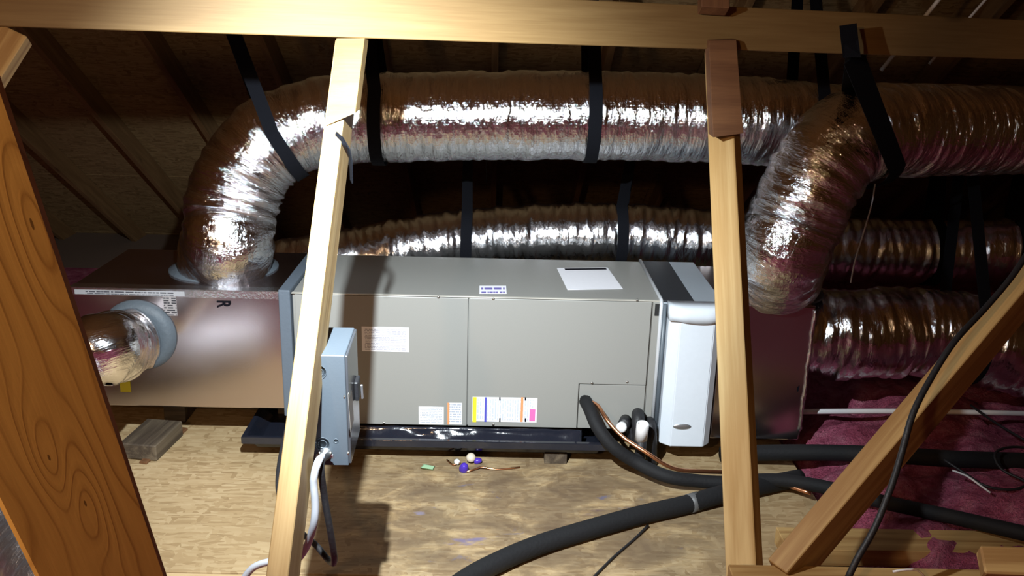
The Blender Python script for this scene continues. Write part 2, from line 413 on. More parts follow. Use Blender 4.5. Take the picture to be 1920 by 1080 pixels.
# pink insulation: one lumpy blanket around the deck
def insulation():
    nx, ny = 250, 260; x0, x1, y0, y1 = -4.0, 6.2, -5.6, 3.4
    vs = []; fs = []
    for j in range(ny):
        y = y0 + (y1 - y0) * j / (ny - 1)
        for i in range(nx):
            x = x0 + (x1 - x0) * i / (nx - 1)
            dx = max(XL - x, x - XR, 0); yb = YF - .28 if x < 1.3 else YF - .02
            dy = max(yb - y, y - 1.0, 0); d = math.hypot(dx, dy)
            p = V((x, y, 0))
            z = -.03 + .11 * min(1, d / .22) + .05 * mnoise.fractal(p * 3.1, 1, 2, 4) + .035 * mnoise.fractal(p * 9, 1, 2, 4)
            z += .05 * abs(math.sin(math.pi * (x + .1) / .61)) * min(1, d / .3) - .02
            if d <= .015 or (y > .40 and x < XR + .03): z = -.265
            vs.append((x, y, z))
    for j in range(ny - 1):
        for i in range(nx - 1):
            a = j * nx + i; fs.append((a, a + 1, a + nx + 1, a + nx))
    o = mesh_obj('pink_insulation', vs, fs, M_insul, None, True)
    tag(o, 'pink fluffy fibreglass insulation filling the attic floor around the boards', 'insulation', kind='stuff')
insulation()

# ------------------------------------------------------------------ structure: roof
ceil = empty('ceiling', (0, 0, 0), kind='structure')
RP = math.radians(34.5); SL = math.tan(RP); CS = math.cos(RP); SN = math.sin(RP)
Y0, Z0 = 1.97, 1.33 + .13                     # a point on the underside of the sheathing
YR = -3.6; ZR = Z0 + SL * (Y0 - YR)           # ridge
def roofz(y): return Z0 - SL * (y - Y0) if y > YR else ZR - SL * (YR - y)
def sheet_rows(sign):
    dirv = V((0, sign * CS, -SN)); nrm = V((0, sign * SN, CS))
    org = V((0, YR, ZR)); L = 10.3; t = 0; row = 0
    while t < L:
        t1 = min(t + 1.219, L); x = -4.2 - (row % 2) * 1.22
        while x < 6.4:
            xa, xb = max(x, -4.2), min(x + 2.436, 6.4)
            if xb - xa > .05:
                c = org + dirv * ((t + t1) / 2) + nrm * .008; c.x = (xa + xb) / 2
                M = Matrix(((1, 0, 0, c.x), (0, dirv.y, nrm.y, c.y), (0, dirv.z, nrm.z, c.z), (0, 0, 0, 1)))
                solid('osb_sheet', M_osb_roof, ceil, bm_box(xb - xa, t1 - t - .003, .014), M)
            x += 2.44
        t += 1.222; row += 1
sheet_rows(1); sheet_rows(-1)
for sign in (1, -1):
    dirv = V((0, sign * CS, -SN)); nrm = V((0, sign * SN, CS))
    for k in range(-7, 9):
        x = .735 + k * .61
        if not -4.1 < x < 6.3: continue
        a = V((x, YR, ZR)) - nrm * .071; b = a + dirv * 10.2
        board('rafter', a, b, .14, .038, (1, 0, 0), M_rafter, ceil, .0015)
# gable ends
for nm, x in (('wall_left', -4.22), ('wall_right', 6.42)):
    tag(prism(nm, [(x, YR - 8.3, -.27), (x, 4.9, -.27), (x, YR, ZR)], (1 if x > 0 else -1, 0, 0), .02, M_osb_roof, None), kind='structure')

# ------------------------------------------------------------------ roof truss in front
truss = empty('roof_truss', DK(1000, 60, 2.0), 'pale timber truss with chord, two leaning posts and a diagonal across the view', 'truss')
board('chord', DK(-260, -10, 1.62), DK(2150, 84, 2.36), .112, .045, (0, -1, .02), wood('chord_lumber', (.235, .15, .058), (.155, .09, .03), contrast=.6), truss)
# left post with splice block
lp = board('post', DK(657, 60, 1.93), DK(528, 1105, 1.56), .105, .045, (1, -.03, 0), M_wood_pale, truss)
lp.name = 'post'
def cut_block(name, pts, n, th, mat, parent): return prism(name, pts, n, th, mat, parent, .0015)
cut_block('splice_block', [DK(633, 50, 1.85), DK(686, 52, 1.85), DK(666, 212, 1.80), DK(611, 236, 1.80)], (.12, 1, .1), .043, wood('block_lumber', (.25, .165, .066), (.18, .11, .04), contrast=.6), truss)
# right post with splice block
rp0, rp1 = DK(1350, 95, 2.10), DK(1398, 1110, 1.74)
board('post', rp0, rp1, .045, .074, (.72, -.69, 0), wood('yellow_pine_lumber', (.58, .42, .19), (.40, .25, .09)), truss)
cut_block('splice_block', [DK(1329, 76, 2.02), DK(1381, 75, 2.02), DK(1394, 250, 1.97), DK(1337, 258, 1.97)], (-.08, 1, .1), .043, M_wood_red, truss)
board('web_stub', DK(1338, 21, 1.98), DK(1338, -160, 2.02), .074, .045, (0, -1, 0), M_wood_red, truss)
# diagonal on the right
ax0, ax1 = DK(1472, 1092, 1.66), DK(1982, 485, 1.86)
board('diagonal', ax0 + V((0, .02, 0)), ax1 + V((0, .02, 0)), 0.110, .052, (.30, -1, -.38), M_wood, truss)
# stub of a second diagonal in the upper left corner
board('diagonal', DK(22, 60, 1.70), DK(-150, 330, 1.62), .084, .045, (0, -1, 0), M_wood, truss)
# bottom rail
board('rail', DK(1366, 1102, 1.66), DK(2150, 1118, 1.66), .09, .045, (0, -1, 0), M_wood, truss)

bl = DK(1838, 1055, 1.60); br = DK(2040, 1062, 1.56)
o = board('lumber_offcut', bl, br, .060, .045, (0, -.6, .8), M_wood, None, .004)
tag(o, 'short sawn lumber offcut lying on the rail at the lower right corner', 'offcut')

# big near board on the left
a, b = D(-190, 145, .47), D(232, 1165, .82)
d = (b - a).normalized(); b2 = b + d * ((b.z - .03) / -d.z)
o = board('leaning_brace', a - d * .5, b2, .089, .034, (CAM - (a + b) / 2), M_wood_left, None, .003)
ML = o.matrix_world.copy() if o.matrix_world != Matrix() else o.matrix_basis.copy(); IM = o.matrix_basis.inverted()
def on_face(px, py):                                                # pixel -> local point on the board's near face
    r0, r1 = IM @ CAM, IM @ (CAM + ray(px, py)); dd = r1 - r0; return r0 + dd * ((.017 - r0.z) / dd.z)
k1, k2, k3 = on_face(92, 858), on_face(160, 944), on_face(60, 420)
o.data.materials[0] = knotty('knotty_orange_lumber', (.70, .47, .155), (.30, .155, .042), [(k1.x, k1.y, .055, .012, .95), (k2.x, k2.y, .060, .012, -.85), (k3.x, k3.y, .07, .012, .7)])
tag(o, 'thick orange-brown timber with wavy grain and a knot leaning across the near left', 'brace')

# ------------------------------------------------------------------ air handler
H0 = .13; H1 = .67; UL = 1.396; UW = .56
ah = empty('air_handler', (UL / 2, .28, H0), 'long taupe steel air handler lying on its side in the middle', 'air handler')
box('cabinet', (0, .012, H0), (UL, UW, H1 - .002), M_taupe, ah, .003)
NY = (0, -1, 0); NZ = (0, 0, 1)
def fpx(px, py, y=0): return PY(px, py, y)
zt = .664; zb = H0 + .004
xs = fpx(877, 700).x; xe = fpx(1216, 650).x
xa, za = fpx(1085, 722).x, fpx(1150, 722).z
prism('blower_panel', [(.012, .012, zt), (xs - .002, .012, zt), (xs - .002, .012, zb), (.012, .012, zb)], NY, .014, M_taupe, ah, .002)
prism('coil_panel', [(xs + .002, .012, zt), (xe, .012, zt), (xe, .012, za + .003), (xa, .012, za + .003), (xa, .012, zb), (xs + .002, .012, zb)], NY, .014, M_taupe, ah, .002)
prism('access_panel', [(xa + .004, .012, za), (xe, .012, za), (xe, .012, zb), (xa + .004, .012, zb)], NY, .012, M_taupe, ah, .0015)
prism('end_stile', [(xe + .006, .012, zt), (UL - .002, .012, zt), (UL - .002, .012, zb), (xe + .006, .012, zb)], NY, .013, M_taupe, ah, .002)
prism('top_edge_trim', [(.0, -.003, H1 - .003), (UL, -.003, H1 - .003), (UL, .012, H1 - .003), (0, .012, H1 - .003)], NZ, .003, plain('light_edge', (.50, .48, .42), .35), ah, .0008)
box('slot', tuple(fpx(1227, 592, -.002) - V((0, .002, 0))), tuple(fpx(1237, 570, -.002) + V((0, .002, 0))), M_taupe_dk, ah, .001)
for px, py in ((822, 557), (925, 560), (1195, 563), (1176, 716), (1110, 718), (925, 796), (720, 793)):
    lathe('screw', [(.0055, 0), (.0055, .002), (.003, .0035)], M_screw, ah, fpx(px, py, -.002), NY, 10)
# grommet hole in the access panel
gh = fpx(1096, 749, -.001)
lathe('grommet', [(.019, 0), (.019, .004), (.014, .005), (.013, .001)], M_black, ah, gh, NY, 18)
def flabel(name, x0, y0, x1, y1, mat, y=-.002):
    a_, b_ = fpx(x0, y0, y), fpx(x1, y1, y)
    return plate(name, [(a_.x, y, a_.z), (b_.x, y, a_.z), (b_.x, y, b_.z), (a_.x, y, b_.z)], NY, mat, ah, .0009)
l = flabel('rating_label', 678, 612, 767, 660, M_print_a); l['label'] = 'white rating label with fine print'
l = flabel('instruction_label', 785, 762, 832, 796, M_print_b)
l = flabel('warning_label', 841, 755, 866, 796, M_print_c)
flabel('warning_stripe', 839, 755, 842.5, 796, M_orange, -.0022)
wl = flabel('wide_label', 886, 744, 1006, 792, M_print_d); wl['label'] = 'wide multi-coloured instruction label'
def on(name, x0, y0, x1, y1, mat):
    y = -.0029; a_, b_ = fpx(x0, y0, y), fpx(x1, y1, y)
    plate(name, [(a_.x, y, a_.z), (b_.x, y, a_.z), (b_.x, y, b_.z), (a_.x, y, b_.z)], NY, mat, wl, .0005)
on('yellow_band', 886.5, 744.5, 893, 791.5, M_yellow); on('blue_line', 909, 745, 912, 791, M_blue)
for x in (936, 984): on('tick_mark', x, 745, x + 2.5, 751, M_ink); on('tick_mark', x, 784, x + 2.5, 791, M_ink)
on('orange_line', 977, 745, 980, 791, M_orange); on('pink_block', 993, 767, 1003, 790, M_pink)
def tlabel(name, pts, mat, th=.0008):
    return plate(name, [PZ(x, y, H1 + .0003) for x, y in pts], NZ, mat, ah, th)
tlabel('top_sticker', [(899, 536), (949, 536), (950, 551), (899, 551)], M_print_e)
pz = H1 + .0003
pp = plate('paper_sheet', [PZ(x, y, pz) for x, y in ((1044, 503), (1139, 502), (1168, 542), (1064, 544))], NZ, M_paper, None, .0012)
tag(pp, 'blank white paper sheet taped on top of the taupe air handler', 'paper')
prism('tape_strip', [PZ(x, y, pz + .0013) for x, y in ((1058, 503.5), (1136, 502.8), (1138, 505.6), (1060, 506.5))], NZ, .0004, M_ink, pp)

# ------------------------------------------------------------------ filter cabinet
FX0, FX1 = UL + .002, 1.632
fc = empty('filter_cabinet', ((FX0 + FX1) / 2, .2, .12), 'white filter cabinet with oval badge between air handler and right plenum', 'filter cabinet')
box('body', (FX0, .0, .11), (FX1, UW, H1 - .006), M_greytop, fc, .003)
box('gasket_strip', (FX0 + .005, .002, H1 - .006), (FX0 + .125, UW - .002, H1 + .002), plain('black_gasket', (.018, .02, .024), .5), fc, .001)
box('top_plate', (FX0 + .127, .002, H1 - .006), (FX1, UW - .002, H1 + .001), M_greytop, fc, .001)
sweep('corner_trim', [V((FX0, UW, H1 + .003)), V((FX0, .02, H1 + .003)), V((FX0, .004, H1 + .001)), V((FX0, -.006, H1 - .012)), V((FX0, -.008, .12))], .007, plain('bright_trim', (.72, .75, .78), .3, .35), fc, 8, True, True)
sweep('side_trim', [V((FX0 + .014, -.006, H1 - .012)), V((FX0 + .014, -.007, .12))], .008, plain('dark_trim', (.10, .12, .14), .4), fc, 8)
# door: profile with bevelled long edges
def door():
    x0, x1 = FX0 + .026, FX1 - .012; z0 = PY(1240, 836, -.07).z; z1 = H1 + .002
    zl = z1 - .060
    prof = [(x0, -.0), (x0, -.042), (x0 + .038, -.074), (x1 - .03, -.074), (x1, -.042), (x1, 0)]
    vs = [(x, y, z) for z in (z0, zl) for x, y in prof]; n = 6
    fs = [(k, k + 1, n + k + 1, n + k) for k in range(n - 1)] + [(n - 1, 0, n, 2 * n - 1), tuple(range(n))[::-1], tuple(range(n, 2 * n))]
    bm = bmesh.new(); bv = [bm.verts.new(v) for v in vs]; [bm.faces.new([bv[i] for i in f]) for f in fs]
    bmesh.ops.bevel(bm, geom=list(bm.edges), offset=.003, segments=2, affect='EDGES')
    dr = solid('door', M_white, fc, bm)
    # rounded handle hood at the top
    bm = bmesh.new(); nseg = 10; cols = 12; grid = []
    for i in range(cols + 1):
        u = i / cols; x = x0 - .004 + (x1 - x0 + .008) * u
        edge = min(1, min(u, 1 - u) / .22); dip = .020 * math.sin(math.pi * min(1, max(0, (u - .2) / .75)))
        row = [bm.verts.new((x, .0, z1)), bm.verts.new((x, -.060 - .012 * edge, z1)), bm.verts.new((x, -.070 - .018 * edge, z1 - .010)), bm.verts.new((x, -.072 - .020 * edge, z1 - .035)),
               bm.verts.new((x, -.070 - .016 * edge, zl + .004 - dip * .4)), bm.verts.new((x, -.045, zl + .002)), bm.verts.new((x, 0, zl + .002))]
        grid.append(row)
    for i in range(cols):
        for k in range(7): bm.faces.new((grid[i][k], grid[i + 1][k], grid[i + 1][(k + 1) % 7], grid[i][(k + 1) % 7]))
    bm.faces.new(grid[0]); bm.faces.new(grid[-1][::-1])
    solid('handle_hood', M_white, fc, bm, None, True)
    c = PY(1279, 800, -.0745); bm = bmesh.new()
    bmesh.ops.create_uvsphere(bm, u_segments=24, v_segments=10, radius=1); bmesh.ops.scale(bm, vec=(.036, .005, .0125), verts=bm.verts)
    b_ = solid('badge', M_galv, dr, bm, Matrix.Translation(c), True); b_['label'] = 'oval silver badge'
door()

# ------------------------------------------------------------------ supply plenum on the left
PX0 = -.83; PX1 = -.045; PZ0 = .19
sp = empty('supply_plenum', ((PX0 + PX1) / 2, .28, PZ0), 'foil-faced duct board plenum with reddish reflections left of the air handler', 'plenum')
box('box_body', (PX0, 0, PZ0), (PX1, UW, H1 + .002), M_board, sp, .004, 2)
box('flange', (PX1 - .002, -.012, H0 + .035), (-.003, UW + .01, H1 + .012), M_flange, sp, .004, 2)
def sstrip(name, a_, b_, mat, n=NY):
    return plate(name, [a_, (b_[0], a_[1], a_[2]), b_, (a_[0], b_[1], b_[2])], n, mat, sp, .0009)
sstrip('foil_tape', (PX0, -.0006, H1 + .001), (PX1 - .005, -.0006, H1 - .028), M_tape)
sstrip('printed_tape', (PX0 + .02, -.0016, H1 - .006), (-.40, -.0016, H1 - .024), M_print_tape)
plate('foil_tape', [(PX0, .05, H1 + .0022), (PX1 - .005, .05, H1 + .0022), (PX1 - .005, 0, H1 + .0022), (PX0, 0, H1 + .0022)], NZ, M_tape, sp, .0009)
a_, b_ = PY(305, 551, -.001), PY(333, 592, -.001)
sstrip('stamped_print', (a_.x, -.0012, a_.z), (b_.x, -.0012, b_.z), M_print_stamp)
a_, b_ = PY(224, 713, -.001), PY(246, 735, -.001)
sstrip('yellow_sticker', (a_.x, -.0012, a_.z), (b_.x, -.0012, b_.z), M_yellow)
def text(name, body, size, M, mat, parent):
    cu = bpy.data.curves.new('t', 'FONT'); cu.body = body; cu.size = size; cu.extrude = .0006; cu.align_x = 'CENTER'; cu.align_y = 'CENTER'; cu.offset = size * .018
    to = bpy.data.objects.new('t', cu); COL.objects.link(to); bpy.context.view_layer.update()
    me = bpy.data.meshes.new_from_object(to.evaluated_get(bpy.context.evaluated_depsgraph_get()))
    bpy.data.objects.remove(to); me.name = name; me.materials.clear(); me.materials.append(mat)
    o = bpy.data.objects.new(name, me); COL.objects.link(o); o.parent = parent; o.matrix_basis = Matrix.Translation(-absloc(parent)) @ M
    return o
rc = PY(418, 570, -.003)
text('letter_mark', 'R', .072, Matrix.Translation(rc) @ Matrix.Rotation(math.radians(90), 4, 'X') @ Matrix.Rotation(math.radians(-90), 4, 'Z') @ Matrix.Diagonal((.66, 1, 1, 1)), M_ink, sp)
# collars
tc_ = PZ(421, 503, H1)
lathe('collar', [(.215, 0), (.214, .006), (.19, .016), (.178, .03), (.165, .032)], M_mastic, sp, tc_ + V((0, 0, .002)), NZ, 48)
fcl = PY(262, 628, 0)
lathe('collar', [(.142, 0), (.140, .008), (.128, .022), (.112, .030), (.10, .03)], M_mastic, sp, fcl + V((0, -.001, 0)), NY, 48)
# sleepers under the plenum and the pan
def sleeper(x0, y0, x1, y1, lab, mat=M_wood_dark, z=.0, h=.045):
    o = board('sleeper', (x0, y0, z + h / 2), (x1, y1, z + h / 2), .089, h, NZ, mat, None); tag(o, lab, 'lumber', 'support lumber under the equipment')
sleeper(.15, -.05, .15, .75, 'dark support board under the drain pan, hidden in shadow near its left end')
sleeper(1.02, -.05, 1.02, .75, 'dark support board under the drain pan, hidden in shadow near its right end')
for x, lab in ((-.62, 'shadowed post holding up the left end of the foil plenum'), (-.14, 'shadowed post holding up the foil plenum beside the drain pan')):
    o = box('support_block', (x, .25, 0), (x + .089, .50, PZ0), M_wood_dark, None); tag(o, lab, 'lumber', 'support lumber under the equipment')
# ------------------------------------------------------------------ return plenum on the right
RX0, RX1 = 1.634, PY(1530, 575, .0).x
rpn = empty('return_plenum', ((RX0 + RX1) / 2, .25, .10), 'dim reddish foil-faced return plenum right of the white filter cabinet', 'plenum')
box('box_body', (RX0, 0, .10), (RX1, UW - .02, H1 - .01), M_board, rpn, .004, 2)
for z in (H1 - .009,):
    plate('foil_tape', [(RX0, .06, z), (RX1, .06, z), (RX1, 0, z), (RX0, 0, z)], NZ, M_tape, rpn, .0009)
plate('foil_tape', [(RX1 + .0002, -.0, H1 - .02), (RX1 + .0002, .05, H1 - .02), (RX1 + .0002, .05, .12), (RX1 + .0002, 0, .12)], (1, 0, 0), M_tape, rpn, .0009)
sweep('foil_tape', [V((RX1 - .002, -.002, z)) for z in np.linspace(H1 - .02, .14, 40)], lambda s, th: .006 + .004 * np.sin(th * 2 + s * 90) * np.sin(s * 47), M_tape, rpn, 10)
ec = PZ(1452, 552, H1 - .01); ec.y = .2
lathe('collar', [(.205, 0), (.20, .010), (.185, .028), (.168, .036)], M_mastic, rpn, ec + V((0, 0, .001)), NZ, 40)
mk = PY(1495, 727, -.0015)
prism('pen_mark', [mk, mk + V((.008, 0, .010)), mk + V((.006, 0, -.016)), mk + V((.001, 0, -.018))], NY, .0005, M_ink, rpn)

# ------------------------------------------------------------------ flexible ducts
def duct_radius(r, wr=.006, rib=.0016, pitch=.052, seed=0, taper=None, boost=0):
    rg = np.random.RandomState(seed); K = []
    for _ in range(46):
        ks = rg.uniform(15, 190); nt = rg.randint(0, 6) if ks > 60 else rg.randint(0, 4)
        K.append((ks * rg.choice([-1, 1]), nt, rg.uniform(0, 6.28), 14 / (14 + ks ** .95)))
    tot = math.sqrt(sum(k[3] ** 2 for k in K) / 2)
    def f(s, th):
        v = sum(a * np.cos(ks * s + nt * th + ph) for ks, nt, ph, a in K) / tot
        v = np.abs(v) ** .8 * np.sign(v)
        base = r if taper is None else r * taper(s)
        return base + wr * (1 + boost * math.exp(-(s / .7) ** 3)) * .5 * v + rib * np.cos(2 * math.pi * s / pitch + th)
    return f
def duct(name, pts, r, mat, label, seed, wr=.006, seg=96, step=.006, taper=None, rib=.0008, boost=0):
    o = sweep(name, spline(pts, step), duct_radius(r, wr, rib, .052, seed, taper, boost), mat, None, seg)
    return tag(o, label, 'duct')
d1 = [tc_ + V((0, 0, .01)), D(427, 455, 3.52), D(433, 400, 3.52), D(452, 335, 3.52), D(497, 275, 3.53), D(570, 238, 3.55), D(660, 224, 3.58), D(820, 219, 3.6), D(1000, 217, 3.6), D(1200, 219, 3.62), D(1400, 226, 3.66), D(1540, 238, 3.75), D(1700, 235, 3.9), D(1900, 235, 4.1), D(2120, 240, 4.4)]
duct('flex_duct', d1, .174, M_foil, 'large shiny foil duct bending up from left plenum and running above the air handler', 1, .0045, boost=1.2)
d2 = [ec + V((0, 0, .02)), D(1466, 480, 3.36), D(1492, 410, 3.32), D(1530, 330, 3.28), D(1580, 268, 3.28), D(1650, 246, 3.34), D(1740, 246, 3.45), D(1850, 246, 3.6), D(2100, 250, 3.8)]
duct('flex_duct', d2, .170, M_foil_c, 'crinkled foil elbow duct rising from right plenum through a wide black strap', 2, .008)
d3 = [D(470, 520, 4.15), D(640, 492, 4.2), D(760, 468, 4.22), D(900, 450, 4.25), D(1100, 440, 4.25), D(1300, 450, 4.25), D(1450, 462, 4.25), D(1600, 468, 4.25), D(1760, 472, 4.25), D(1900, 470, 4.25), D(2120, 468, 4.25)]
duct('flex_duct', d3, .148, M_foil3, 'silver flex duct running low behind the air handler', 3, .006, rib=.0006)
d4 = [V((RX1 - .01, .27, D(1540, 628, 3.72).z)), D(1600, 627, 3.75), D(1700, 622, 3.78), D(1800, 632, 3.8), D(1900, 655, 3.8), D(2080, 690, 3.85)]
duct('flex_duct', d4, .184, M_foil3, 'dim foil flex duct leaving the right plenum sideways behind the diagonal timber', 4, .010, rib=.0006)
d5 = [fcl + V((0, -.01, 0)), fcl + V((-.03, -.10, -.005)), D(205, 652, 2.98), D(150, 668, 2.93), D(70, 672, 2.9), D(-80, 690, 2.9)]
duct('flex_duct', d5, .117, M_foil2, 'short foil flex duct leaving the front collar of the left plenum', 5, .012)
d6 = [PZ(-120, 1000, .10), PZ(20, 985, .12), PZ(70, 1040, .11), PZ(120, 1110, .08)]
duct('foil_wrapped_pipe', d6, .12, foil('dull_bubble_foil', (.80, .83, .88), rough=.42, fine=.8), 'silver foil wrapped pipe lying in insulation at the lower left corner', 6, .004)

# ------------------------------------------------------------------ straps
def strap(H, c, axis, r, label, width=.05, H2=None, group='black duct straps', ex=.006, up=False):
    axis = V(axis).normalized(); H = V(H); c = V(c)
    v = H - c; e1 = (v - axis * v.dot(axis)); h = e1.length; e1.normalize(); e2 = axis.cross(e1)
    if e2.y > 0: e2 = -e2                                            # e2 towards the viewer
    R_ = r + ex; p0 = math.acos(min(.98, R_ / h)); shear = v.dot(axis)
    if up:                                                          # carry the line on up to the rafters
        dv = (H - c).normalized()
        for _ in range(400):
            if H.z > roofz(H.y) - .17: break
            H = H + dv * .01
    P = [H]
    n1 = 10; tan = c + (e1 * math.cos(p0) + e2 * math.sin(p0)) * R_
    for k in range(1, n1): P.append(H.lerp(tan, k / n1))
    for k in range(41):
        a_ = p0 + (2 * math.pi - 2 * p0) * k / 40; P.append(c + (e1 * math.cos(a_) + e2 * math.sin(a_)) * R_)
    tan2 = P[-1]; Hb = V(H2) if H2 else H + V((0, .03, 0))
    for k in range(1, n1 + 1): P.append(tan2.lerp(Hb, k / n1))
    o = ribbon('duct_strap', P, axis, width, .003, M_strap); tag(o, label, 'strap', group); return o
def roofhit(px, py):
    r = ray(px, py); t = (Z0 - SL * (CAM.y - Y0) - CAM.z) / (r.z + SL * r.y); return CAM + r * (t * .98)
strap(D(440, 52, 3.30), D(520, 258, 3.535), D(580, 232, 3.55) - D(480, 292, 3.53), .178, 'black strap holding the bend of the large foil duct at the left', up=True)
strap(D(690, 40, 3.55), D(712, 222, 3.585), (1, 0, 0), .178, 'black strap around the upper foil duct just right of the left post', up=True)
strap(D(1105, 40, 3.58), D(1108, 218, 3.61), (1, 0, 0), .178, 'black strap around the middle of the upper foil duct', up=True)
strap(D(1512, 50, 3.70), D(1512, 234, 3.73), (1, .1, 0), .178, 'black strap around the upper foil duct partly hidden behind the foil elbow', up=True)
strap(roofhit(878, 165), D(876, 452, 4.25), (1, 0, 0), .152, 'black strap around the low rear duct in the middle')
strap(roofhit(1206, 170), D(1160, 442, 4.25), (1, 0, 0), .152, 'slanting black strap around the low rear duct left of the right post')
strap(roofhit(1775, 220), D(1742, 472, 4.25), (1, 0, 0), .152, 'thin black strap around the rear duct right of the hanging wire')
strap(roofhit(1935, 220), D(1895, 470, 4.25), (1, 0, 0), .152, 'black strap around the rear duct at the right edge')
strap(D(1815, 240, 3.8), D(1806, 633, 3.8), (1, 0, 0), .188, 'black strap hanging down around the dim lower right duct')
# wide strap over the chord and the elbow
cc = D(1622, 258, 3.31)
ws_ = strap(D(1600, 106, 2.62), cc, D(1680, 246, 3.37) - D(1570, 275, 3.28), .178, 'wide black strap nailed to the chord and slung round the foil elbow', .065, D(1606, 100, 2.7))
ribbon('strap_end', [DK(1590, 46, 2.045), DK(1593, 75, 2.05), DK(1597, 106, 2.06), D(1600, 106, 2.62)], (1, 0, 0), .046, .004, M_strap, ws_)
# ------------------------------------------------------------------ drain pan
def pan():
    root = empty('drain_pan', (.5, .25, .046), 'glossy black plastic drain pan under the air handler', 'drain pan')
    x0, x1, y0, y1 = -.15, 1.18, -.045, .62; zb_, zt_ = .046, .112; fl = .03
    rings = [(0, zb_), (fl, zt_), (fl + .018, zt_), (fl + .018, zt_ - .03), (fl + .012, zt_ - .03), (fl + .012, zt_ - .006), (fl - .003, zt_ - .006), (.003, zb_ + .004)]
    vs = []; nseg = []
    for o_, z in rings: vs += [(x0 - o_, y0 - o_, z), (x1 + o_, y0 - o_, z), (x1 + o_, y1 + o_, z), (x0 - o_, y1 + o_, z)]
    fs = []
    for i in range(len(rings) - 1):
        for k in range(4): fs.append((i * 4 + k, i * 4 + (k + 1) % 4, i * 4 + 4 + (k + 1) % 4, i * 4 + 4 + k))
    fs += [(0, 1, 2, 3)[::-1], tuple((len(rings) - 1) * 4 + k for k in range(4))]
    o = mesh_obj('tray', vs, fs, M_pan, root)
    bm = bmesh.new(); bm.from_mesh(o.data); bmesh.ops.recalc_face_normals(bm, faces=bm.faces); bmesh.ops.bevel(bm, geom=list(bm.edges), offset=.002, segments=2, affect='EDGES'); bm.to_mesh(o.data); bm.free()
    for x in (.05, .3, .56, .84, 1.05):
        box('foot_pad', (x, .05, .051), (x + .08, .5, H0 - .001), M_black, root, .004)
    # crinkled plastic liner hanging in front of the cabinet
    nx, ny = 90, 8; vs = []; fs = []
    for j in range(ny):
        for i in range(nx):
            x = .02 + 1.10 * i / (nx - 1); t = j / (ny - 1)
            y = -.012 - .05 * t ** 1.5 + .012 * mnoise.noise(V((x * 9, t * 2, 3))) * (.4 + t); z = H0 + .002 - .062 * t + .004 * mnoise.noise(V((x * 14, t * 3, 9)))
            vs.append((x, y, z))
    for j in range(ny - 1):
        for i in range(nx - 1): a_ = j * nx + i; fs.append((a_, a_ + 1, a_ + nx + 1, a_ + nx))
    o = mesh_obj('liner', vs, fs, M_pan, root, True); md = o.modifiers.new('s', 'SOLIDIFY'); md.thickness = .0015
pan()

# ------------------------------------------------------------------ disconnect box on the left post
def disconnect():
    tl = DK(573, 666, 1.70); tr = DK(647, 668, 1.70); bl_ = DK(579, 875, 1.78)
    W_, Hh = .091, .284; dep = .165
    x = V((1, 0.02, 0)).normalized(); up = V((-.02, -.05, 1)).normalized(); z = x.cross(up).normalized(); z = -z if z.y > 0 else z   # z towards viewer
    up = z.cross(x) if z.cross(x).z > 0 else -z.cross(x)
    c = tl + x * W_ / 2 - up * Hh / 2 - z * dep / 2
    M = Matrix(((x.x, up.x, z.x, c.x), (x.y, up.y, z.y, c.y), (x.z, up.z, z.z, c.z), (0, 0, 0, 1)))
    root = empty('disconnect_box', c - up * Hh / 2, 'grey metal electrical disconnect box mounted on the left post', 'electrical box')
    def loc(a_, b_, d_): return M @ V((a_, b_, d_))
    def lb(name, lo, hi, mat, bev=.001, par=root):
        lo, hi = V(lo), V(hi); s = hi - lo
        return solid(name, mat, par, bm_box(s.x, s.y, s.z, bev), M @ Matrix.Translation((lo + hi) / 2))
    lb('enclosure', (-W_ / 2, -Hh / 2, -dep / 2), (W_ / 2 - .004, Hh / 2, dep / 2), M_grey, .0015)
    cv = lb('cover', (W_ / 2 - .004, -Hh / 2 + .004, -dep / 2 + .004), (W_ / 2 + .002, Hh / 2 - .002, dep / 2 - .003), M_cover, .0012)
    lb('cover_label', (W_ / 2 + .002, .03, -.05), (W_ / 2 + .0026, .085, .05), plain('dull_label', (.32, .30, .27), .5), 0, cv)
    lb('pull_handle', (W_ / 2 + .002, -.045, -.03), (W_ / 2 + .012, -.005, .02), M_black, .002, cv)
    lb('latch', (W_ / 2 + .002, -Hh / 2 + .03, dep / 2 - .05), (W_ / 2 + .007, -Hh / 2 + .036, dep / 2 - .01), M_galv, .001, cv)
    for yy in (Hh / 2 - .006,):
        for zz in (dep / 2 - .008, -dep / 2 + .01):
            lathe('screw', [(.0045, 0), (.0045, .002), (.002, .004)], M_screw, cv, loc(W_ / 2 + .001, yy, zz), x, 10)
    for (a_, b_, rr) in ((-.018, .100, .018), (-.018, .100, .011), (-.018, -.085, .018), (-.018, -.085, .011), (.014, -.076, .006)):
        o = lathe('knockout', [(rr, 0), (rr, .0007), (rr - .0016, .0007), (rr - .0016, 0)], M_grey, root, loc(a_, b_, dep / 2), z, 26)
    # cable clamp
    cp = loc(-.010, -.106, dep / 2)
    lathe('clamp', [(.013, 0), (.013, .006), (.010, .007), (.010, .018)], M_galv, root, cp, z, 16)
    lb('clamp_bar', (-.030, -.112, dep / 2 + .016), (.010, -.100, dep / 2 + .022), M_galv, .002)
    for s_ in (-.022, .004): lathe('clamp_screw', [(.004, 0), (.004, .010), (.002, .012)], M_screw, root, loc(s_, -.106, dep / 2 + .020), up, 8)
    return cp + z * .018
cp = disconnect()
